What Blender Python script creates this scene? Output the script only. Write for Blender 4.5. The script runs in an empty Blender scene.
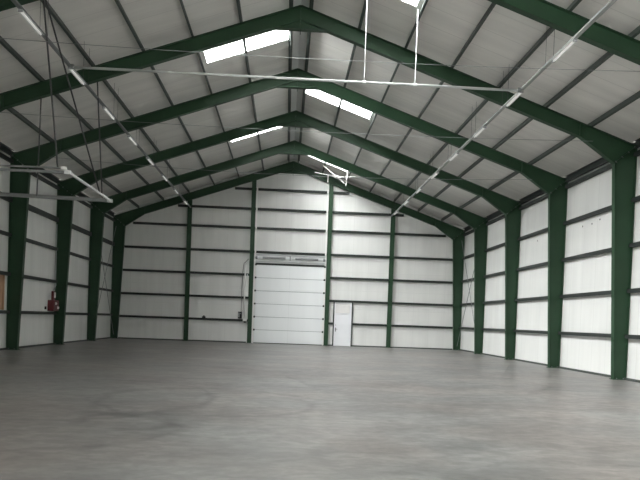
import bpy, bmesh, math, random
from mathutils import Vector, Matrix
random.seed(4)
scene = bpy.context.scene
COL = scene.collection

# ------------------------------------------------------------------ measures (metres)
W = 11.10            # half width of the hall, outer face of the columns
D0, D1 = 0.42, 0.725 # column depth at the floor and at the knee
ZC, ZE = 7.054, 7.652
XS, ZS = 9.196, 7.866
ZA, ZB, ZG = 11.555, 11.098, 10.80
K = (ZA - ZE) / W                     # roof slope
SL = math.atan(K)
YF = [15.489, 20.621, 25.754, 30.886, 36.019, 40.70]   # portal frames
YB = 40.82           # inner face of the back wall
YFRONT = -5.0
FW = 0.20            # flange width
SHEET = 0.205        # roof sheet lies this far above the rafters (measured square to the slope)

# ------------------------------------------------------------------ materials
def nodes(m):
    m.use_nodes = True
    nt = m.node_tree
    return nt, nt.nodes['Principled BSDF']

def paint(name, rgb, rough=0.5, metal=0.0, var=0.12, scale=1.5, spec=0.5):
    m = bpy.data.materials.new(name)
    nt, b = nodes(m)
    tc = nt.nodes.new('ShaderNodeTexCoord')
    n = nt.nodes.new('ShaderNodeTexNoise'); n.inputs['Scale'].default_value = scale; n.inputs['Detail'].default_value = 5
    r = nt.nodes.new('ShaderNodeValToRGB')
    r.color_ramp.elements[0].position = 0.3; r.color_ramp.elements[1].position = 0.7
    r.color_ramp.elements[0].color = [c * (1 - var) for c in rgb] + [1]
    r.color_ramp.elements[1].color = [min(1, c * (1 + var * .5)) for c in rgb] + [1]
    nt.links.new(tc.outputs['Object'], n.inputs['Vector'])
    nt.links.new(n.outputs['Fac'], r.inputs['Fac'])
    nt.links.new(r.outputs['Color'], b.inputs['Base Color'])
    b.inputs['Roughness'].default_value = rough
    b.inputs['Metallic'].default_value = metal
    b.inputs['Specular IOR Level'].default_value = spec
    return m

def sheet_mat(name, rgb, axis, pitch, line=0.80, rough=0.45, cross=None, stain=0.08):
    """pale coated sheet with thin joint lines every `pitch` metres along `axis`, and faint streaks"""
    m = bpy.data.materials.new(name)
    nt, b = nodes(m); L = nt.links.new
    geo = nt.nodes.new('ShaderNodeTexCoord')
    sep = nt.nodes.new('ShaderNodeSeparateXYZ'); L(geo.outputs['Object'], sep.inputs[0])
    def joint(ax, p, width):
        d = nt.nodes.new('ShaderNodeMath'); d.operation = 'DIVIDE'; L(sep.outputs[ax], d.inputs[0]); d.inputs[1].default_value = p
        f = nt.nodes.new('ShaderNodeMath'); f.operation = 'FRACT'; L(d.outputs[0], f.inputs[0])
        c = nt.nodes.new('ShaderNodeMath'); c.operation = 'LESS_THAN'; L(f.outputs[0], c.inputs[0]); c.inputs[1].default_value = width / p
        return c
    j = joint(axis, pitch, 0.025)
    out = j.outputs[0]
    if cross:
        j2 = joint(cross[0], cross[1], 0.025)
        mx = nt.nodes.new('ShaderNodeMath'); mx.operation = 'MAXIMUM'; L(out, mx.inputs[0]); L(j2.outputs[0], mx.inputs[1]); out = mx.outputs[0]
    mp = nt.nodes.new('ShaderNodeMapping'); L(geo.outputs['Object'], mp.inputs['Vector'])
    sc = [2.2, 2.2, 2.2]
    for a in ('X', 'Y', 'Z'):
        if axis == 'Y' and a == 'X': sc[0] = 0.25
        if axis in 'XY' and a == 'Z': sc[2] = 0.25
    mp.inputs['Scale'].default_value = sc
    n = nt.nodes.new('ShaderNodeTexNoise'); n.inputs['Scale'].default_value = 1.0; n.inputs['Detail'].default_value = 6
    L(mp.outputs['Vector'], n.inputs['Vector'])
    r = nt.nodes.new('ShaderNodeValToRGB')
    r.color_ramp.elements[0].position = 0.3; r.color_ramp.elements[1].position = 0.65
    r.color_ramp.elements[0].color = [c * (1 - stain) for c in rgb] + [1]
    r.color_ramp.elements[1].color = list(rgb) + [1]
    L(n.outputs['Fac'], r.inputs['Fac'])
    mix = nt.nodes.new('ShaderNodeMix'); mix.data_type = 'RGBA'
    L(out, mix.inputs['Factor']); L(r.outputs['Color'], mix.inputs['A'])
    mix.inputs['B'].default_value = [c * line for c in rgb] + [1]
    L(mix.outputs['Result'], b.inputs['Base Color'])
    b.inputs['Roughness'].default_value = rough
    return m

def floor_mat():
    m = bpy.data.materials.new('worn_concrete')
    nt, b = nodes(m); L = nt.links.new
    tc = nt.nodes.new('ShaderNodeTexCoord')
    def noise(scale, det, sc=(1, 1, 1), dist=0.0):
        mp = nt.nodes.new('ShaderNodeMapping'); mp.inputs['Scale'].default_value = sc
        L(tc.outputs['Object'], mp.inputs['Vector'])
        n = nt.nodes.new('ShaderNodeTexNoise'); n.inputs['Scale'].default_value = scale; n.inputs['Detail'].default_value = det
        n.inputs['Distortion'].default_value = dist
        L(mp.outputs['Vector'], n.inputs['Vector']); return n
    big = noise(0.22, 4, (1, 1.3, 1))
    mid = noise(1.3, 8, (0.8, 1.2, 1), 0.6)
    fine = noise(14, 6)
    r1 = nt.nodes.new('ShaderNodeValToRGB')
    r1.color_ramp.elements[0].position = .32; r1.color_ramp.elements[1].position = .68
    r1.color_ramp.elements[0].color = (.128, .127, .123, 1); r1.color_ramp.elements[1].color = (.184, .178, .169, 1)
    L(big.outputs['Fac'], r1.inputs['Fac'])
    def mul(a, fac_node, lo, hi, p0=.35, p1=.65):
        rr = nt.nodes.new('ShaderNodeValToRGB')
        rr.color_ramp.elements[0].position = p0; rr.color_ramp.elements[1].position = p1
        rr.color_ramp.elements[0].color = (lo, lo, lo, 1); rr.color_ramp.elements[1].color = (hi, hi, hi, 1)
        L(fac_node, rr.inputs['Fac'])
        mx = nt.nodes.new('ShaderNodeMix'); mx.data_type = 'RGBA'; mx.blend_type = 'MULTIPLY'; mx.inputs['Factor'].default_value = 1
        L(a, mx.inputs['A']); L(rr.outputs['Color'], mx.inputs['B']); return mx.outputs['Result']
    c = mul(r1.outputs['Color'], mid.outputs['Fac'], .82, 1.12)
    patch = noise(.55, 5, (.6, 1.4, 1), .8)
    c = mul(c, patch.outputs['Fac'], .90, 1.08, .42, .58)
    spk = noise(5.0, 8, (.8, 1.2, 1), .5)
    c = mul(c, spk.outputs['Fac'], .80, 1.14, .38, .62)
    tint = noise(.35, 3)
    tr = nt.nodes.new('ShaderNodeValToRGB'); tr.color_ramp.elements[0].position = .42; tr.color_ramp.elements[1].position = .6
    tr.color_ramp.elements[0].color = (.98, 1.0, 1.0, 1); tr.color_ramp.elements[1].color = (1.05, .985, .95, 1)
    L(tint.outputs['Fac'], tr.inputs['Fac'])
    tm = nt.nodes.new('ShaderNodeMix'); tm.data_type = 'RGBA'; tm.blend_type = 'MULTIPLY'; tm.inputs['Factor'].default_value = 1
    L(c, tm.inputs['A']); L(tr.outputs['Color'], tm.inputs['B']); c = tm.outputs['Result']
    c = mul(c, fine.outputs['Fac'], .93, 1.05)
    # dark curved tyre scuffs: thin rings around a few turning points, broken up by noise
    brk = noise(0.9, 3)
    warp = noise(0.5, 2)
    for (cx, cy, rad, wid, amt) in ((-2.5, 9.8, .75, .22, .54), (-3.3, 9.0, 1.5, .20, .62), (-1.6, 12.2, 2.0, .16, .62), (3.5, 18, 3.6, .16, .74), (-4.5, 12.5, 3.0, .15, .66)):
        cmb = nt.nodes.new('ShaderNodeVectorMath'); cmb.operation = 'DISTANCE'
        wv = nt.nodes.new('ShaderNodeVectorMath'); wv.operation = 'MULTIPLY_ADD'
        L(warp.outputs['Color'], wv.inputs[0]); wv.inputs[1].default_value = (1.4, 1.4, 0); L(tc.outputs['Object'], wv.inputs[2])
        L(wv.outputs[0], cmb.inputs[0]); cmb.inputs[1].default_value = (cx + .7, cy + .7, 0)
        s = nt.nodes.new('ShaderNodeMath'); s.operation = 'SUBTRACT'; L(cmb.outputs['Value'], s.inputs[0]); s.inputs[1].default_value = rad
        a = nt.nodes.new('ShaderNodeMath'); a.operation = 'ABSOLUTE'; L(s.outputs[0], a.inputs[0])
        mr = nt.nodes.new('ShaderNodeMapRange'); L(a.outputs[0], mr.inputs['Value'])
        mr.inputs['From Min'].default_value = 0; mr.inputs['From Max'].default_value = wid
        mr.inputs['To Min'].default_value = 1; mr.inputs['To Max'].default_value = 0
        g = nt.nodes.new('ShaderNodeMath'); g.operation = 'MULTIPLY'; L(mr.outputs['Result'], g.inputs[0])
        st = nt.nodes.new('ShaderNodeMapRange'); L(brk.outputs['Fac'], st.inputs['Value'])
        st.inputs['From Min'].default_value = .36; st.inputs['From Max'].default_value = .50
        L(st.outputs['Result'], g.inputs[1])
        mx = nt.nodes.new('ShaderNodeMix'); mx.data_type = 'RGBA'; mx.blend_type = 'MULTIPLY'
        L(g.outputs[0], mx.inputs['Factor']); L(c, mx.inputs['A']); mx.inputs['B'].default_value = (amt, amt, amt, 1)
        c = mx.outputs['Result']
    L(c, b.inputs['Base Color'])
    b.inputs['Roughness'].default_value = 0.40; b.inputs['Specular IOR Level'].default_value = 0.7
    bp = nt.nodes.new('ShaderNodeBump'); bp.inputs['Strength'].default_value = .12; bp.inputs['Distance'].default_value = .01
    L(fine.outputs['Fac'], bp.inputs['Height']); L(bp.outputs['Normal'], b.inputs['Normal'])
    return m

def emit_tube():
    m = bpy.data.materials.new('lamp_tube')
    nt, b = nodes(m)
    b.inputs['Base Color'].default_value = (.9, .9, .88, 1); b.inputs['Roughness'].default_value = .35
    b.inputs['Emission Color'].default_value = (1, .98, .94, 1); b.inputs['Emission Strength'].default_value = TUBE_GLOW
    return m

def skylight_mat(name, tint):
    m = bpy.data.materials.new(name)
    m.use_nodes = True; nt = m.node_tree; nt.nodes.clear()
    o = nt.nodes.new('ShaderNodeOutputMaterial'); mx = nt.nodes.new('ShaderNodeMixShader')
    t = nt.nodes.new('ShaderNodeBsdfTransparent'); t.inputs['Color'].default_value = [c * tint for c in (.80, .83, .85)] + [1]
    d = nt.nodes.new('ShaderNodeBsdfTranslucent'); d.inputs['Color'].default_value = [c * tint for c in (.8, .82, .83)] + [1]
    mx.inputs[0].default_value = .15
    nt.links.new(t.outputs[0], mx.inputs[1]); nt.links.new(d.outputs[0], mx.inputs[2]); nt.links.new(mx.outputs[0], o.inputs['Surface'])
    return m

def board_mat():
    m = bpy.data.materials.new('plywood')
    nt, b = nodes(m)
    tc = nt.nodes.new('ShaderNodeTexCoord'); mp = nt.nodes.new('ShaderNodeMapping'); mp.inputs['Scale'].default_value = (1, 9, 1.2)
    n = nt.nodes.new('ShaderNodeTexNoise'); n.inputs['Scale'].default_value = 1.4; n.inputs['Detail'].default_value = 7; n.inputs['Distortion'].default_value = .8
    r = nt.nodes.new('ShaderNodeValToRGB')
    r.color_ramp.elements[0].color = (.30, .17, .095, 1); r.color_ramp.elements[1].color = (.48, .30, .18, 1)
    nt.links.new(tc.outputs['Object'], mp.inputs[0]); nt.links.new(mp.outputs[0], n.inputs['Vector'])
    nt.links.new(n.outputs['Fac'], r.inputs[0]); nt.links.new(r.outputs[0], b.inputs['Base Color'])
    b.inputs['Roughness'].default_value = .7
    return m

TUBE_GLOW = 0.25
M = dict(
    green=paint('green_frame_paint', (.0225, .057, .029), .5, var=.16, spec=.3),
    rail=paint('dark_rail_paint', (.028, .034, .031), .55, spec=.3),
    purlin=paint('grey_green_purlin_paint', (.050, .064, .056), .5),
    wall=sheet_mat('white_wall_sheet', (.735, .74, .72), 'Y', 1.0, .86),
    back=sheet_mat('white_back_wall_sheet', (.735, .74, .72), 'X', 1.0, .90, cross=('Z', 1.18)),
    roof=sheet_mat('white_roof_sheet', (.79, .775, .74), 'Y', 1.0, .78, stain=.14),
    floor=floor_mat(),
    door=sheet_mat('white_door_sheet', (.80, .825, .83), 'X', 40.0, .9, rough=.45, stain=.03),
    doorjoint=paint('door_joint_grey', (.30, .32, .33), .5),
    leaf=paint('white_door_paint', (.82, .83, .86), .35, var=.03),
    transom=paint('cream_transom_panel', (.76, .745, .73), .5, var=.05),
    black=paint('black_rubber', (.012, .013, .014), .55),
    galv=paint('galvanised_steel', (.50, .52, .53), .42, metal=.55),
    palegalv=paint('pale_painted_steel', (.72, .74, .73), .4, var=.06),
    dgalv=paint('weathered_steel', (.22, .23, .23), .5, metal=.2),
    tracklit=paint('lit_grey_track', (.34, .35, .34), .5),
    zinc=paint('dull_zinc_pipe', (.52, .54, .53), .4, var=.06),
    white=paint('white_plastic', (.82, .82, .80), .4, var=.03),
    red=paint('red_enamel', (.105, .008, .012), .35),
    grey=paint('grey_plastic', (.33, .34, .34), .5),
    cable=paint('dark_wire', (.05, .05, .05), .5),
    tube=emit_tube(), sky=skylight_mat('translucent_roof_sheet', 1.0), skydim=skylight_mat('dimmed_translucent_roof_sheet', .45), board=board_mat(),
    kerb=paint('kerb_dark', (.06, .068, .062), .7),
)

# ------------------------------------------------------------------ mesh helpers
def quad_prism(bm, pts4, d):
    """eight-corner solid: quad pts4 pushed by vector d"""
    a = [bm.verts.new(p) for p in pts4]; b = [bm.verts.new(Vector(p) + Vector(d)) for p in pts4]
    n = len(a)
    bm.faces.new(a[::-1]); bm.faces.new(b)
    for i in range(n): bm.faces.new((a[i], a[(i + 1) % n], b[(i + 1) % n], b[i]))

def box(bm, x0, x1, y0, y1, z0, z1):
    quad_prism(bm, [(x0, y0, z0), (x1, y0, z0), (x1, y1, z0), (x0, y1, z0)], (0, 0, z1 - z0))

def rod(bm, a, b, r, n=8):
    a, b = Vector(a), Vector(b); d = (b - a).normalized()
    u = d.orthogonal().normalized(); v = d.cross(u)
    ra = [bm.verts.new(a + r * (math.cos(t) * u + math.sin(t) * v)) for t in [2 * math.pi * i / n for i in range(n)]]
    rb = [bm.verts.new(b + r * (math.cos(t) * u + math.sin(t) * v)) for t in [2 * math.pi * i / n for i in range(n)]]
    bm.faces.new(ra[::-1]); bm.faces.new(rb)
    for i in range(n): bm.faces.new((ra[i], ra[(i + 1) % n], rb[(i + 1) % n], rb[i]))

def polyrod(bm, pts, r, n=8):
    for a, b in zip(pts, pts[1:]): rod(bm, a, b, r, n)

def ribbon(bm, path, y, width, th, inside):
    """flange: flat strip along an XZ path, thickness th toward +inside*normal"""
    for (x0, z0), (x1, z1) in zip(path, path[1:]):
        d = Vector((x1 - x0, 0, z1 - z0)).normalized(); nrm = Vector((-d.z, 0, d.x)) * th * inside
        quad_prism(bm, [(x0, y - width / 2, z0), (x1, y - width / 2, z1), (x1, y + width / 2, z1), (x0, y + width / 2, z0)], nrm)

def cprofile(bm, origin, along, up, side, h, w, t):
    """channel: web of height h, two lips of width w toward `side`, swept along `along`"""
    o, al, u, s = Vector(origin), Vector(along), Vector(up), Vector(side)
    prof = [(0, 0), (w, 0), (w, t), (t, t), (t, h - t), (w, h - t), (w, h), (0, h)]
    pts = [o + s * a + u * b for a, b in prof]
    A = [bm.verts.new(p) for p in pts]; B = [bm.verts.new(p + al) for p in pts]
    n = len(A)
    for i in range(n): bm.faces.new((A[i], A[(i + 1) % n], B[(i + 1) % n], B[i]))
    for q in ((0, 1, 2, 3), (0, 3, 4, 7), (4, 5, 6, 7)):
        bm.faces.new([A[i] for i in q][::-1]); bm.faces.new([B[i] for i in q])

def link(name, bm, mat, parent=None, bevel=0.0, smooth=False):
    bmesh.ops.recalc_face_normals(bm, faces=bm.faces)
    me = bpy.data.meshes.new(name); bm.to_mesh(me); bm.free()
    me.materials.append(mat)
    o = bpy.data.objects.new(name, me); COL.objects.link(o)
    if parent is not None:
        o.parent = parent
        o.matrix_parent_inverse = Matrix.Translation(-parent.location)
    if smooth:
        for f in me.polygons: f.use_smooth = True
    if bevel:
        md = o.modifiers.new('bevel', 'BEVEL'); md.width = bevel; md.segments = 2; md.limit_method = 'ANGLE'
    return o

def tag(o, label, cat, group=None, kind=None):
    o['label'] = label; o['category'] = cat
    if group: o['group'] = group
    if kind: o['kind'] = kind
    return o

def thing(name, loc, label, cat, group=None, kind=None):
    o = bpy.data.objects.new(name, None); COL.objects.link(o); o.location = loc; o.empty_display_size = .2
    return tag(o, label, cat, group, kind)

def B(fn=None):
    bm = bmesh.new()
    return bm

def mk(name, mat, parent, *calls, **kw):
    bm = bmesh.new()
    for c in calls: c[0](bm, *c[1:])
    return link(name, bm, mat, parent, **kw)

ORD = ['first', 'second', 'third', 'fourth', 'fifth', 'sixth', 'seventh', 'eighth']
rz = lambda x: ZA - K * x                   # top of rafters
NRM = lambda s: Vector((s * math.sin(SL), 0, math.cos(SL)))
DWN = lambda s: Vector((s * math.cos(SL), 0, -math.sin(SL)))
def roofpt(s, xabs, y, n=0.0):
    return Vector((s * xabs, y, rz(xabs))) + NRM(s) * n

# ------------------------------------------------------------------ setting
f = mk('floor', M['floor'], None, (box, -14, 14, YFRONT - 6, YB + .3, -.25, 0))
tag(f, 'worn grey concrete floor of the empty hall with faint tyre marks', 'floor', kind='structure')

PX0, PX1 = W + .012, W + .075
# left wall has an added opening, out of view, to let in daylight
LO = (-4.0, -2.0, 2.2)
bm = bmesh.new()
box(bm, -PX1, -PX0, LO[1], YB + .06, 0, ZE + .17)
box(bm, -PX1, -PX0, LO[0], LO[1], LO[2], ZE + .17)
box(bm, -PX1, -PX0, YFRONT, LO[0], 0, ZE + .17)
tag(link('wall_left', bm, M['wall']), 'white sheeted left wall of the hall, in shade', 'wall', kind='structure')
wr = tag(mk('wall_right', M['wall'], None, (box, PX0, PX1, YFRONT, YB + .06, 0, ZE + .17)),
         'white sheeted right wall of the hall, brightly lit', 'wall', kind='structure')
bm = bmesh.new()
top = lambda x: rz(x) + SHEET / math.cos(SL) + .02
quad_prism(bm, [(-PX0 + .002, YB, 0), (PX0 - .002, YB, 0), (PX0 - .002, YB, top(W)), (0, YB, top(0)), (-PX0 + .002, YB, top(W))], (0, .06, 0))
tag(link('wall_back', bm, M['back']), 'white sheeted gable wall at the far end of the hall', 'wall', kind='structure')
# front gable, behind the camera, with an added low opening sized for daylight
FO = (-5.5, -1.5, 1.2)
bm = bmesh.new()
quad_prism(bm, [(-PX0, YFRONT, FO[2]), (PX0, YFRONT, FO[2]), (PX0, YFRONT, top(W)), (0, YFRONT, top(0)), (-PX0, YFRONT, top(W))], (0, -.06, 0))
box(bm, -PX0, FO[0], YFRONT - .06, YFRONT, 0, FO[2]); box(bm, FO[1], PX0, YFRONT - .06, YFRONT, 0, FO[2])
tag(link('wall_front', bm, M['wall']), 'white sheeted gable wall behind the camera', 'wall', kind='structure')

# little dark punctures high on the right wall
for (y, z) in ((24.20, 5.56), (23.45, 5.55), (22.85, 5.62), (28.6, 5.55)):
    h = mk('screw_hole', M['black'], wr, (rod, (PX0 - .004, y, z), (PX0 + .004, y, z), .035, 10)); h['label'] = 'small dark puncture'

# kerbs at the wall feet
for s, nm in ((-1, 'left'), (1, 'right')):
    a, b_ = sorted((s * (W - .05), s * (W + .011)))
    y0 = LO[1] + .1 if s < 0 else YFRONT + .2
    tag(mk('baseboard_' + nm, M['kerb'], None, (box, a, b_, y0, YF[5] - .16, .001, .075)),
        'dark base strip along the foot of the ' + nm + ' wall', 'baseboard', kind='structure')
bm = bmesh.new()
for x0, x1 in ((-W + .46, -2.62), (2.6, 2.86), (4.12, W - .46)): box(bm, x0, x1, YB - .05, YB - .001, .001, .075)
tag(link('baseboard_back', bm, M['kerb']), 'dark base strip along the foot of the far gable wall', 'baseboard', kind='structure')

# roof sheets with the skylight openings
SKY = [(1, 17.30, 18.36), (-1, 22.22, 23.27), (1, 27.55, 28.66), (-1, 32.50, 33.50), (1, 37.80, 38.84),
       (-1, 11.95, 13.0), (1, 6.8, 7.85), (-1, 1.7, 2.75), (1, -3.4, -2.35)]  # these four are unseen, added along the same alternation for more daylight
S0, S1 = .27, 3.19      # skylight runs from beside the ridge to the third purlin
SEAVE = 11.30
bm = bmesh.new()
TH = .06
for s in (-1, 1):
    ys = [YFRONT - .1, YB + .1]; xs = [-SHEET * math.sin(SL), S0, S1, SEAVE]
    for q, a, b_ in SKY:
        if q == s: ys += [a, b_]
    ys.sort()
    solid = {}
    for i in range(len(ys) - 1):
        for j in range(3):
            hole = j == 1 and any(q == s and abs(a - ys[i]) < 1e-6 for q, a, b_ in SKY)
            solid[i, j] = not hole
    for (i, j), ok in solid.items():
        if not ok: continue
        c = [roofpt(s, xs[j], ys[i], SHEET), roofpt(s, xs[j + 1], ys[i], SHEET), roofpt(s, xs[j + 1], ys[i + 1], SHEET), roofpt(s, xs[j], ys[i + 1], SHEET)]
        d = NRM(s) * TH
        lo = [bm.verts.new(p) for p in c]; hi = [bm.verts.new(p + d) for p in c]
        bm.faces.new(lo); bm.faces.new(hi)
        for e, (ni, nj) in enumerate(((i - 1, j), (i, j + 1), (i + 1, j), (i, j - 1))):
            if not solid.get((ni, nj), False):
                k2 = (e + 1) % 4
                bm.faces.new((lo[e], lo[k2], hi[k2], hi[e]))
me_c = link('ceiling', bm, M['roof'])
tag(me_c, 'pale sheeted pitched roof over the whole hall', 'ceiling', kind='structure')

SKYTXT = ['rooflight strip at the top edge of the photo on the right slope, nearest the camera',
          'large bright rooflight strip on the left slope, the nearest one left of the ridge',
          'bright rooflight strip on the right slope just below the ridge, second nearest there',
          'slim bright rooflight strip on the left slope, the farther of the two there',
          'thin bright rooflight strip on the right slope closest to the far gable',
          'unseen added rooflight strip on the left slope, ahead of the camera', 'unseen added rooflight strip on the right slope above the camera',
          'unseen added rooflight strip on the left slope overhead at the camera', 'unseen added rooflight strip on the right slope behind the camera']
for n, (s, a, b_) in enumerate(SKY):
    bm = bmesh.new()
    c = [roofpt(s, S0, a, SHEET + .02), roofpt(s, S1, a, SHEET + .02), roofpt(s, S1, b_, SHEET + .02), roofpt(s, S0, b_, SHEET + .02)]
    vs = [bm.verts.new(p) for p in c]; bm.faces.new(vs)
    w_ = tag(link('window_%d' % (n + 1), bm, M['skydim' if n == 4 else 'sky']), SKYTXT[n], 'rooflight', 'rooflights between the roof sheets', 'structure')  # rooflight by the gable tinted darker to weaken its hot spot there
    bm = bmesh.new()
    for x in (1.82,):
        pass
    for yy in (a + .02, b_ - .02):
        quad_prism(bm, [roofpt(s, S0, yy - .015, SHEET + .004), roofpt(s, S1, yy - .015, SHEET + .004), roofpt(s, S1, yy + .015, SHEET + .004), roofpt(s, S0, yy + .015, SHEET + .004)], NRM(s) * .012)
    link('window_frame', bm, M['palegalv'], w_)
# ridge cap strip seen between the two ridge purlins
bm = bmesh.new()
for s in (-1, 1):
    quad_prism(bm, [roofpt(s, -(SHEET - .02) * math.sin(SL), YF[0] - 6, SHEET - .02), roofpt(s, .17, YF[0] - 6, SHEET - .02), roofpt(s, .17, YB - .05, SHEET - .02), roofpt(s, -(SHEET - .02) * math.sin(SL), YB - .05, SHEET - .02)], NRM(s) * .012)
tag(link('trim_1', bm, M['palegalv']), 'pale ridge lining along the top of the roof', 'trim', kind='structure')

# ------------------------------------------------------------------ portal frames
FTXT = ['green steel portal frame nearest the camera, only its rafters cross the top corners',
        'green steel portal frame whose right column stands nearest, at the right edge',
        'green steel portal frame, third from the camera, left column beside the plywood board',
        'green steel portal frame, fourth from the camera, left column just behind the red box',
        'green steel portal frame, fifth from the camera, one short of the gable',
        'dark green end portal frame standing against the far gable wall']
TF = .016
for i, y in enumerate(YF):
    t = thing('portal_frame', (0, y, 0), FTXT[i], 'steel frame', 'green portal frames carrying the roof')
    for s in (-1, 1):
        # column: tapered web, outer and inner flange
        bm = bmesh.new()
        quad_prism(bm, [(s * (W - D0), y - .006, .02), (s * W, y - .006, .02), (s * W, y - .006, ZE - .004), (s * (W - D1), y - .006, ZC - .004)], (0, .012, 0))
        ribbon(bm, [(s * W, .02), (s * W, ZE - .01)], y, FW, TF, s)
        ribbon(bm, [(s * (W - D0), .02), (s * (W - D1), ZC - .004)], y, FW, TF, -s)
        col = link('column', bm, M['green'], t)
        mk('base_plate', M['green'], col, (box, min(s * (W + .006), s * (W - D0 - .04)), max(s * (W + .006), s * (W - D0 - .04)), y - .13, y + .13, .0005, .02))
        for dx in (.1, D0 - .1):
            mk('anchor_bolt', M['dgalv'], col, (rod, (s * (W - dx), y - .09, .02), (s * (W - dx), y - .09, .06), .014, 6))
        # rafter with haunch at the knee and flat underside at the apex
        bm = bmesh.new()
        quad_prism(bm, [(s * (W - D1), y - .006, ZC), (s * W, y - .006, ZE), (s * .012, y - .006, ZA), (s * .012, y - .006, ZG), (s * .85, y - .006, ZG), (s * XS, y - .006, ZS)], (0, .012, 0))
        ribbon(bm, [(s * W, ZE), (s * .012, ZA)], y, FW, TF, s)
        ribbon(bm, [(s * (W - D1), ZC), (s * XS, ZS), (s * .85, ZG + .001), (s * .012, ZG)], y, FW, TF, -s)
        # stiffeners: old flange line inside haunch, and at apex
        ribbon(bm, [(s * .85, ZG + .012), (s * .05, ZB - .02)], y, FW * .8, .012, -s)
        quad_prism(bm, [(s * XS - .006, y - .09, ZS + .01), (s * XS + .006, y - .09, ZS + .01), (s * XS + .006, y + .09, ZS + .01), (s * XS - .006, y + .09, ZS + .01)], (0, 0, .40))
        raf = link('rafter', bm, M['green'], t)
        # bolted knee plate along the diagonal joint
        bm = bmesh.new()
        a = Vector((s * (W - D1), 0, ZC)); e = Vector((s * W, 0, ZE)); d = (e - a).normalized(); n = Vector((-d.z, 0, d.x)) * .012
        quad_prism(bm, [a + Vector((0, y - .1, 0)), e + Vector((0, y - .1, 0)), e + Vector((0, y + .1, 0)), a + Vector((0, y + .1, 0))], n)
        kp = link('knee_plate', bm, M['green'], t)
        for q in (.08, .34, .60, .86):
            p = a + d * q + Vector((0, y - .06, 0)); mk('bolt', M['dgalv'], kp, (rod, p - n * 2, p + n * 3, .018, 6))
    mk('apex_plate', M['green'], t, (box, -.011, .011, y - .1, y + .1, ZG - .10, ZA - .02))

# ------------------------------------------------------------------ purlins and eave beams
PX = [.25, 1.82, 3.34, 4.87, 6.43, 8.00, 9.53]
PTXT = ['beside the ridge', 'second down from the ridge', 'third down from the ridge', 'fourth down, between ridge and eave',
        'fifth down, just above the lamp track', 'sixth down, second above the eave', 'lowest, next above the eave beam']
for s, nm in ((-1, 'left'), (1, 'right')):
    for j, x in enumerate(PX):
        bm = bmesh.new()
        y0 = 9.0
        cprofile(bm, roofpt(s, x, y0, .012), (0, YB - .03 - y0, 0), NRM(s), DWN(s), .19, .075, .012)
        p = link('purlin', bm, M['purlin'])
        tag(p, 'dark roof purlin on the %s slope, %s' % (nm, PTXT[j]), 'purlin', 'roof purlins of the %s slope' % nm)
    bm = bmesh.new()
    y0 = 9.0
    for ya, yb in [(y0, YF[0])] + list(zip(YF, YF[1:])):
        cprofile(bm, (s * (W - .03), ya + .108, ZE - .10), (0, yb - ya - .216, 0), (0, 0, 1), (-s, 0, 0), .24, .11, .014)
    box(bm, *sorted((s * (W - .02), s * (W + .008))), y0, YF[5], ZE + .006, ZE + .15)
    tag(link('eave_beam', bm, M['rail']), 'dark eave beam where the %s wall meets the roof' % nm, 'eave beam', 'eave beams along both walls')

# ------------------------------------------------------------------ wall rails (girts)
GZ = [1.43, 2.92, 4.40, 5.88, 7.36]
UP = ['lowest', 'second up', 'third up', 'fourth up', 'topmost']
BAY = ['in the bay nearest the camera', 'in the second bay from the camera', 'in the middle bay', 'in the second bay from the gable', 'in the bay next to the gable']
for s, nm in ((-1, 'left'), (1, 'right')):
    for b in range(5):
        if s < 0 and b == 0: continue
        for r, z in enumerate(GZ):
            bm = bmesh.new()
            ya, yb = YF[b] + .107, YF[b + 1] - .107
            h = .13
            if s < 0 and r == 3: h = .21
            zz = z + ((.05, .05, .10, 0, 0)[r] if s < 0 else 0)
            cprofile(bm, (s * (W - .13), ya, zz - h / 2), (0, yb - ya, 0), (0, 0, 1), (s, 0, 0), h, .138, .012)
            bt = BAY[b] if s > 0 else ['', 'in the bay with the plywood board', 'between the plywood bay and the red box', 'in the bay just past the red box', 'in the bay next to the gable'][b]
            tag(link('wall_rail', bm, M['rail']), 'dark rail on the %s wall, %s, %s' % (nm, UP[r], bt), 'wall rail', 'rails of the %s wall' % nm)

# gable posts and rails
PO = [(-6.40, 'leftmost of the four, under the left lamp track'), (-2.42, 'left of the tall sectional door'),
      (2.45, 'between the sectional door and the small door'), (6.46, 'rightmost of the four, under the right lamp track')]
PH = .13
for x, txt in PO:
    zu = lambda q: ZB - .018 - K * abs(q)
    t = thing('gable_post', (x, YB - .14, 0), 'green steel post on the far gable, ' + txt, 'post', 'posts of the far gable')
    bm = bmesh.new()
    y0, y1 = YB - .235, YB - .035
    for (xa, xb, ya, yb) in ((x - PH, x + PH, y0, y0 + .014), (x - PH, x + PH, y1 - .014, y1), (x - .006, x + .006, y0 + .012, y1 - .012)):
        quad_prism(bm, [(xa, ya, .015), (xb, ya, .015), (xb, ya, zu(xb)), (xa, ya, zu(xa))], (0, yb - ya, 0))
    link('shaft', bm, M['green'], t)
    mk('base_plate', M['green'], t, (box, x - .17, x + .17, y0 - .03, y1 + .03, .0005, .015))

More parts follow.
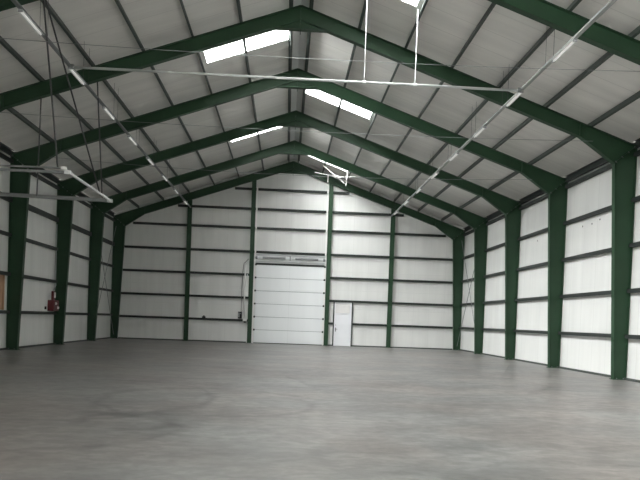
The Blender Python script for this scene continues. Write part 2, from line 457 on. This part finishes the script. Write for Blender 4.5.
bays = [(-W, PO[0][0], 'in the left corner bay'), (PO[0][0], PO[1][0], 'between left corner bay and sectional door'), (PO[1][0], PO[2][0], 'above the sectional door'),
        (PO[2][0], PO[3][0], 'in the bay of the small door'), (PO[3][0], W, 'in the right corner bay')]
ZR = [1.42, 2.86, 4.32, 5.78, 7.28, 8.48, 9.72]
for q, (xa, xb, txt) in enumerate(bays):
    xa += PH + .004 if q > 0 else 0; xb -= PH + .004 if q < 4 else 0
    zs = ZR if q != 2 else ZR[3:]
    for r, z in enumerate(zs):
        zt = z + .085
        if zt < ZC: xin = W - (D0 + (D1 - D0) * zt / ZC) - .03
        elif zt < ZS: xin = (W - D1) - (zt - ZC) * (W - D1 - XS) / (ZS - ZC) - .02
        else: xin = (ZB - .02 - zt) / K
        x0, x1 = max(xa, -xin), min(xb, xin)
        if x1 - x0 < .25: continue
        segs = [(x0, x1)]
        if q == 3 and z < 2.8: segs = [(x0, 2.855), (4.125, x1)]
        for k_, (a, b_) in enumerate(segs):
            bm = bmesh.new()
            cprofile(bm, (a, YB - .13, z - .07), (b_ - a, 0, 0), (0, 0, 1), (0, 1, 0), .14, .125, .012)
            place = txt
            if len(segs) == 2: place = 'in the gap left of the small door' if k_ == 0 else 'right of the small door'
            lvl = ['lowest', 'second up', 'third up', 'fourth up', 'fifth up', 'sixth up', 'seventh up'][r] if q != 2 else ['just over the door drum', 'second over the door', 'third over the door', 'topmost under the ridge'][r]
            if len(segs) == 1 or k_ == 1: pass
            tag(link('wall_rail', bm, M['rail']), 'dark rail on the far gable, %s, %s' % (lvl, place), 'wall rail', 'rails of the far gable')

# ------------------------------------------------------------------ doors
XL, XR = PO[1][0] + .18, PO[2][0] - .17
d1 = thing('door_1', ((XL + XR) / 2, YB - .06, 0), 'tall white sectional goods door in the middle of the far gable', 'door', kind='structure')
npan, H = 6, 4.98
for i in range(npan):
    z0, z1 = .03 + i * (H - .03) / npan, .03 + (i + 1) * (H - .03) / npan
    mk('panel', M['door'], d1, (box, XL + .10, XR - .05, YB - .085, YB - .045, z0 + .014, z1 - .014), bevel=.008)
bm = bmesh.new()
box(bm, XL + .10, XR - .05, YB - .06, YB - .03, .03, H)
link('joint_strip', bm, M['doorjoint'], d1)
mk('bottom_seal', M['black'], d1, (box, XL + .08, XR - .04, YB - .085, YB - .04, .002, .042))
mk('top_bar', M['rail'], d1, (box, XL + .02, XR - .0, YB - .11, YB - .03, H + .0, H + .11))
for x in (XL + .03, XR - .03):
    bm = bmesh.new()
    box(bm, x - .05, x + .05, YB - .165, YB - .15, .02, 9.85); box(bm, x - .05, x - .035, YB - .15, YB - .135, .02, 9.85)
    for k_ in range(8): box(bm, x - .03, x + .03, YB - .15, YB - .006, .9 + k_ * 1.25, .94 + k_ * 1.25)
    link('track', bm, M['white'], d1)
for i in range(1, npan + 1):
    z = .03 + i * (H - .03) / npan
    for x in (XL + .10, XR - .06):
        mk('hinge', M['rail'], d1, (box, x - .05, x + .05, YB - .178, YB - .168, z - .06, z + .06), (rod, (x - .06, YB - .185, z), (x + .06, YB - .185, z), .016, 8))
# drum, springs and lining between door head and the rail above
mk('head_lining', M['palegalv'], d1, (box, XL, XR, YB - .05, YB - .005, H + .12, 5.70))
mk('torsion_shaft', M['galv'], d1, (rod, (XL, YB - .17, 5.42), (XR, YB - .17, 5.42), .025, 10))
for xa, xb in ((XL + .5, XL + 1.95), (XR - 1.95, XR - .5)):
    bm = bmesh.new(); rod(bm, (xa, YB - .17, 5.42), (xb, YB - .17, 5.42), .065, 14)
    n = 24
    for i in range(n):
        x = xa + (xb - xa) * (i + .5) / n; rod(bm, (x - .008, YB - .17, 5.42), (x + .008, YB - .17, 5.42), .072, 14)
    link('spring', M and bm, M['dgalv'], d1)
mk('shelf_angle', M['galv'], d1, (box, XL, XR, YB - .12, YB - .05, 5.17, 5.22), (box, XL, XR, YB - .10, YB - .05, 5.60, 5.64))
for x in (XL + .12, XR - .12):
    mk('drum', M['dgalv'], d1, (rod, (x - .06, YB - .17, 5.42), (x + .06, YB - .17, 5.42), .10, 16))
mk('bearing_bracket', M['rail'], d1, (box, -.02, .02, YB - .2, YB - .05, 5.30, 5.56))

d2 = thing('door_2', (3.48, YB - .06, 0), 'small white personnel door with a panel over it on the gable', 'door', kind='structure')
bm = bmesh.new()
for x in (2.90, 4.08): box(bm, x - .035, x + .035, YB - .12, YB - .002, .001, 2.86)
box(bm, 2.865, 4.115, YB - .12, YB - .002, 2.72, 2.80) if False else None
link('door_frame', bm, M['rail'], d2)
lf = mk('leaf', M['leaf'], d2, (box, 2.99, 3.93, YB - .085, YB - .035, .012, 2.02), bevel=.006)
mk('transom_panel', M['transom'], d2, (box, 3.00, 3.92, YB - .08, YB - .035, 2.10, 2.70), bevel=.006)
mk('lining', M['leaf'], d2, (box, 2.937, 2.988, YB - .10, YB - .01, .001, 2.78), (box, 3.932, 4.043, YB - .10, YB - .01, .001, 2.78),
   (box, 2.988, 3.932, YB - .095, YB - .01, 2.03, 2.09), (box, 2.988, 3.932, YB - .095, YB - .01, 2.71, 2.78))
mk('handle', M['black'], lf, (box, 3.03, 3.07, YB - .10, YB - .085, .92, 1.17), (box, 3.035, 3.16, YB - .135, YB - .115, 1.06, 1.085), (rod, (3.05, YB - .13, 1.072), (3.05, YB - .09, 1.072), .012, 8))
mk('lock', M['dgalv'], lf, (rod, (3.05, YB - .095, 1.33), (3.05, YB - .084, 1.33), .022, 10))

# ------------------------------------------------------------------ cross braces in the last bay
for s, nm in ((-1, 'left'), (1, 'right')):
    t = thing('cross_brace', (s * (W - .22), (YF[4] + YF[5]) / 2, 0), 'thin crossed brace wires on the %s wall next to the gable' % nm, 'brace', 'wall braces next to the gable')
    x = s * (W - .19)
    ya, yb = YF[4] + .11, YF[5] - .12
    for (za, zb, dx) in ((.25, 7.0, 0), (7.0, .25, .03)):
        mk('brace_wire', M['dgalv'], t, (rod, (x - s * dx, ya, za), (x - s * dx, yb, zb), .016, 8))
    for y_, z_ in ((ya, .25), (ya, 7.0), (yb, .25), (yb, 7.0)):
        mk('cleat', M['rail'], t, (box, *sorted((x - s * .05, x + s * .02)), y_ - .0, y_ + .012, z_ - .06, z_ + .06)) if False else None

# ------------------------------------------------------------------ lamp tracks
LX, LZ = 6.33, 8.33
lamps = {-1: [14.80 + 3.30 * i for i in range(8)], 1: [14.72 + 3.37 * i for i in range(8)]}
for s, nm in ((-1, 'left'), (1, 'right')):
    x = s * LX
    t = thing('lighting_track', (x, 25, LZ), 'long steel lamp track hung under the %s roof slope' % nm, 'lamp track', 'lamp tracks along the hall')
    bm = bmesh.new(); y1 = YB - .26
    box(bm, x - .045, x + .045, 9.0, y1, LZ, LZ + .010)
    for a_ in (-.045, .035): box(bm, x + a_, x + a_ + .010, 9.0, y1, LZ, LZ + .055)
    link('track_rail', bm, M['dgalv'] if s < 0 else M['tracklit'], t)  # same steel: right rail coloured lighter as lit, left darker as shaded
    for i in range(9):
        y = 12.9 + 3.33 * i
        if y > YB - .4: continue
        if min(abs(y - q) for q in YF) < .15: y += .3
        for dy in (-.25, .25):      # twin wires up to the roof sheet
            if min(abs(y + dy - q) for q in YF) < .13: continue
            mk('suspension_wire', M['cable'], t, (rod, (x + s * .01, y + dy, LZ + .05), (x + s * .01, y + dy, rz(LX) + SHEET / math.cos(SL) + .01), .005, 6))
    for i, y in enumerate(lamps[s]):
        yl = min(y + 1.25, YB - .3)
        lab = 'slim white strip lamp on the %s track, %s' % (nm, ['nearest the camera', 'second from the camera', 'third from the camera', 'fourth from the camera', 'fifth, midway to the gable', 'third last before the gable', 'second last before the gable', 'last, at the gable'][i])
        l = thing('strip_lamp', (x, (y + yl) / 2, LZ), lab, 'lamp', 'strip lamps on the %s track' % nm)
        bm = bmesh.new()
        prof = [(-.075, -.030), (-.045, -.004), (.045, -.004), (.075, -.030), (.070, -.034), (.042, -.012), (-.042, -.012), (-.070, -.034)]
        A = [(x + a, y, LZ + b_) for a, b_ in prof]
        quad_prism(bm, A, (0, yl - y, 0))
        link('housing', bm, M['palegalv'], l)
        mk('tube', M['tube'], l, (rod, (x, y + .04, LZ - .034), (x, yl - .04, LZ - .034), .024, 12))
        for yy in (y, yl - .04):
            mk('end_cap', M['grey'], l, (box, x - .05, x + .05, yy, yy + .04, LZ - .062, LZ - .005), bevel=.006)

# cross pipe joining the two tracks
t = thing('cross_pipe', (0, 18.06, LZ), 'pale horizontal pipe joining the two lamp tracks across the hall', 'pipe')
zc = LZ - .0
mk('pipe', M['zinc'], t, (rod, (-LX + .085, 18.06, zc - .02), (LX - .085, 18.06, zc - .02), .036, 14), smooth=True)
for s in (-1, 1):
    mk('clamp', M['dgalv'], t, (box, *sorted((s * (LX - .048), s * (LX - .13))), 18.015, 18.088, zc - .065, zc + .05))
for x in (1.82, 3.26):
    mk('hanger_rod', M['palegalv'], t, (rod, (x, 18.06, zc), (x, 18.06, rz(x) + .0), .010, 8))
    mk('coupling', M['palegalv'], t, (rod, (x - .05, 18.06, zc - .02), (x + .05, 18.06, zc - .02), .046, 12))

# tie wires from knee to knee
def tie(y, z, sag, label):
    pts = []
    xe = 9.6
    for i in range(25):
        u = -1 + 2 * i / 24
        pts.append((xe * u, y - .12, z - sag * (1 - u * u)))
    bm = bmesh.new(); polyrod(bm, pts, .0065, 6)
    return tag(link('tie_wire', bm, M['dgalv']), label, 'tie wire', 'tie wires across the hall')
tie(YF[0], 7.97, .17, 'thin tie wire spanning the hall nearest the camera, crossing the bright rooflight')
tie(YF[1], 7.72, .14, 'thin tie wire across the hall under the second frame from the camera')
tie(YF[2], 7.60, .27, 'thin tie wire across the hall carrying the white cross-shaped bracket')

# bright cross-shaped bracket on the third tie wire
Yk = YF[2] - .12 - .050
t = thing('wire_bracket', (1.82, Yk, 7.31), 'small white cross-shaped bracket on a tie wire near the ridge', 'bracket')
cx, cz = 1.70, 7.32
mk('hub', M['white'], t, (rod, (cx - .12, Yk, cz + .05), (cx + .12, Yk, cz - .04), .055, 12), (box, cx - .10, cx + .06, Yk - .05, Yk + .05, cz - .03, cz + .08), bevel=.01)
mk('arm', M['white'], t, (rod, (cx - .56, Yk, cz + .42), (cx, Yk, cz), .020, 8))
mk('arm', M['white'], t, (rod, (cx, Yk, cz), (cx + .30, Yk, cz - .24), .020, 8))
mk('arm', M['white'], t, (rod, (cx - .02, Yk, cz), (cx + .72, Yk, cz + .04), .016, 8))
mk('arm', M['white'], t, (rod, (cx - .9, Yk, cz + .14), (cx, Yk, cz + .02), .014, 8))
mk('drop_rod', M['white'], t, (rod, (cx - .36, Yk, cz + .06), (cx - .36, Yk, cz - .36), .012, 8))
mk('drop_rod', M['white'], t, (rod, (cx + .36, Yk, cz - .34), (cx + .42, Yk, cz + .28), .020, 8))

# suspended rail frame at upper left
RZ_, YN, YFAR, XR_ = 5.155, 16.80, 20.72, -5.83
t = thing('suspended_rail', (XR_, (YN + YFAR) / 2, RZ_), 'grey horizontal rail frame hung on dark rods at the upper left', 'rail frame')
mk('cross_bar', M['dgalv'], t, (box, -10.3, XR_ - .03, YN - .04, YN + .04, RZ_ - .03, RZ_ + .03), (box, -10.3, XR_ - .10, YN - .03, YN + .03, RZ_ + .085, RZ_ + .125), bevel=.006)
mk('cross_bar', M['dgalv'], t, (quad_prism, [(-10.3, YFAR - .44, RZ_ - .05), (XR_ - .03, YFAR - .04, RZ_ - .05), (XR_ - .03, YFAR - .04, RZ_ + .06), (-10.3, YFAR - .44, RZ_ + .06)], (0, .08, 0)), bevel=.006)
mk('side_rail', M['palegalv'], t, (box, XR_ - .03, XR_ + .03, YN - .04, YFAR + .04, RZ_ - .03, RZ_ + .03), bevel=.006)
for y in (YN, YFAR):
    mk('end_clip', M['palegalv'], t, (box, XR_ - .11, XR_ + .05, y - .06, y + .06, RZ_ - .05, RZ_ + .05), bevel=.008)
mk('end_clip', M['palegalv'], t, (box, XR_ - .20, XR_ - .06, YN - .05, YN + .05, RZ_ + .06, RZ_ + .14), bevel=.008)
hr = [((-6.12, YF[0] + .10, 8.93), (-6.12, YN, RZ_ + .1)), ((-6.08, YF[0] + .11, 8.95), (-5.95, 20.0, RZ_ + .03)),
      ((-8.03, YF[1] - .05, 8.27), (-8.06, YFAR - .22, RZ_)), ((-6.33, YF[1] + .02, 8.86), (-6.10, YFAR, RZ_ + .05))]
for a, b_ in hr:
    mk('hanger_rod', M['cable'], t, (rod, a, b_, .022, 8))

# ------------------------------------------------------------------ things on the walls
PXI = -(W + .011)
o = mk('plywood_board', M['board'], None, (box, PXI + .001, PXI + .022, 22.9, 25.40, 1.56, 2.90))
tag(o, 'brown plywood board fixed between two rails of the left wall', 'board')
o = mk('batten', M['board'], o, (box, PXI + .022, PXI + .05, 25.22, 25.30, 1.56, 2.90))

# red socket box on the fourth frame's left column
XW = -W - .010
t = thing('socket_box', (XW + .15, 30.27, 1.56), 'small red box with a red neck and white sockets on the left wall', 'socket box')
mk('body', M['red'], t, (box, XW, XW + .29, 29.95, 30.58, 1.575, 2.09), bevel=.02)
mk('lid', M['red'], t, (box, XW + .29, XW + .315, 29.98, 30.55, 1.61, 2.05), bevel=.008)
mk('neck', M['red'], t, (box, XW + .15, XW + .26, 29.98, 30.20, 2.09, 2.50), bevel=.02)
for z, yy in ((1.93, 30.12), (1.74, 30.40)):
    mk('socket', M['white'], t, (rod, (XW + .31, yy, z), (XW + .37, yy, z), .045, 14), (box, XW + .315, XW + .335, yy - .05, yy + .05, z - .06, z + .06))
mk('switch', M['white'], t, (box, XW + .26, XW + .30, 30.06, 30.16, 2.20, 2.44), bevel=.008)
o = mk('conduit_pipe', M['galv'], None, (polyrod, [(XW + .2, 30.10, 2.53), (XW + .10, 30.66, 2.80), (XW + .07, 30.70, 3.0), (XW + .07, 30.70, 5.65)], .024, 10))
tag(o, 'thin grey conduit rising from the red box on the left wall', 'conduit')
o = mk('wall_socket', M['black'], None, (box, PXI + .001, PXI + .06, 29.60, 29.72, 1.64, 1.78), bevel=.01)
tag(o, 'tiny dark socket on the left wall beside the red box', 'socket')

# operator wiring left of the goods door
YP = YB - .15
o = mk('conduit_pipe', M['white'], None, (rod, (-2.80, YP - .02, 1.52), (-2.80, YP - .02, 4.95), .042, 12), smooth=True)
tag(o, 'white vertical conduit on the gable left of the goods door', 'conduit')
o = mk('cable', M['cable'], None, (polyrod, [(-2.98, YP, 1.95), (-2.98, YP, 3.4), (-2.96, YP, 4.4), (-2.90, YP, 5.0), (-2.62, YP, 5.3)], .016, 8))
tag(o, 'dark cable running up beside the white conduit on the gable', 'cable')
t = thing('control_box', (-3.06, YP, 1.5), 'black control box beside the white conduit on the gable', 'control box')
mk('body', M['black'], t, (box, -3.17, -2.93, YP - .10, YB - .002, 1.52, 1.96), bevel=.012)
mk('lid', M['grey'], t, (box, -3.15, -3.06, YP - .115, YP - .10, 1.60, 1.90), bevel=.006)
mk('button', M['white'], t, (rod, (-3.0, YP - .12, 1.84), (-3.0, YP - .10, 1.84), .02, 10))
t = thing('cable_outlet', (-2.72, YP, 1.38), 'white rounded outlet at the foot of the white conduit', 'outlet')
mk('body', M['white'], t, (box, -2.86, -2.60, YP - .06, YP + .015, 1.36, 1.52), bevel=.05)
mk('plug', M['black'], t, (box, -2.80, -2.66, YP - .05, YP + .01, 1.27, 1.36), bevel=.01)
o = mk('cable_clip', M['galv'], None, (box, -2.70, -2.62, YP - .02, YP + .015, 4.22, 4.34), bevel=.01)
tag(o, 'tiny pale clip on a gable rail above the control box', 'clip')
o = mk('wall_socket', M['black'], None, (box, -5.42, -5.20, YB - .21, YB - .131, 1.48, 1.58), (box, -5.36, -5.26, YB - .19, YB - .131, 1.58, 1.64), bevel=.01)
tag(o, 'small dark socket on a gable rail left of the control box', 'socket')

# ------------------------------------------------------------------ camera
yaw, pitch, roll = .04388, -.02483, .03611
F = Vector((math.sin(yaw) * math.cos(pitch), math.cos(yaw) * math.cos(pitch), math.sin(pitch)))
R0 = Vector((math.cos(yaw), -math.sin(yaw), 0)); U0 = R0.cross(F)
c, s = math.cos(roll), math.sin(roll)
R = c * R0 + s * U0; U = -s * R0 + c * U0
cam = bpy.data.cameras.new('camera'); cam.sensor_width = 36; cam.lens = 36.0
cam.shift_x = 6.69 / 640; cam.shift_y = 95.9 / 640; cam.clip_end = 300
co = bpy.data.objects.new('camera', cam); COL.objects.link(co)
m4 = Matrix((R, U, -F)).transposed().to_4x4(); m4.translation = (-.141, 0, 1.6)
co.matrix_world = m4
scene.camera = co

# ------------------------------------------------------------------ light: overcast sky through the openings and rooflights
SUNDIR, LOBE_POW, LOBE_AMT, SKY_BASE = (-.80, -.30, .75), 3.0, 200.0, 4.5
w = bpy.data.worlds.new('overcast'); scene.world = w; w.use_nodes = True
nt = w.node_tree; bg = nt.nodes['Background']
# evenly overcast, brighter where the sun stands behind the cloud (behind the camera, to its left)
tc = nt.nodes.new('ShaderNodeTexCoord')
def vmath(op, a, b_):
    n = nt.nodes.new('ShaderNodeMath'); n.operation = op
    for k_, v in enumerate((a, b_)):
        if isinstance(v, (int, float)): n.inputs[k_].default_value = v
        else: nt.links.new(v, n.inputs[k_])
    return n.outputs[0]
dp = nt.nodes.new('ShaderNodeVectorMath'); dp.operation = 'DOT_PRODUCT'
nt.links.new(tc.outputs['Generated'], dp.inputs[0]); dp.inputs[1].default_value = Vector(SUNDIR).normalized()
lobe = vmath('POWER', vmath('MAXIMUM', dp.outputs['Value'], 0.0), LOBE_POW)
strength = vmath('ADD', vmath('MULTIPLY', lobe, LOBE_AMT), SKY_BASE)
nt.links.new(strength, bg.inputs['Strength'])
bg.inputs['Color'].default_value = (1.0, .985, .955, 1)

def portal(name, loc, direction, sx, sy):
    l = bpy.data.lights.new(name, 'AREA'); l.shape = 'RECTANGLE'; l.size = sx; l.size_y = sy
    l.cycles.is_portal = True
    o = bpy.data.objects.new(name, l); COL.objects.link(o); o.location = loc
    o.rotation_euler = Vector(direction).to_track_quat('-Z', 'Z').to_euler()
    return o
portal('daylight_added_opening', (-PX1 - .05, (LO[0] + LO[1]) / 2, LO[2] / 2), (1, 0, 0), LO[1] - LO[0], LO[2])
portal('daylight_front_opening', ((FO[0] + FO[1]) / 2, YFRONT - .1, FO[2] / 2), (0, 1, 0), FO[1] - FO[0], FO[2])
for sgn, a, b_ in SKY:
    p = roofpt(sgn, (S0 + S1) / 2, (a + b_) / 2, SHEET + .1)
    o = portal('daylight_rooflight', p, -NRM(sgn), (S1 - S0) / math.cos(SL), b_ - a)
    x = DWN(sgn); z = NRM(sgn); y = z.cross(x)
    mm = Matrix((x, y, z)).transposed().to_4x4(); mm.translation = p; o.matrix_world = mm

scene.view_settings.view_transform = 'Standard'; scene.view_settings.look = 'None'
scene.view_settings.gamma = 1; scene.view_settings.use_curve_mapping = False
scene.view_settings.exposure = 0.48
scene.cycles.max_bounces = 10; scene.cycles.diffuse_bounces = 7; scene.cycles.transparent_max_bounces = 8
scene.cycles.use_denoising = True
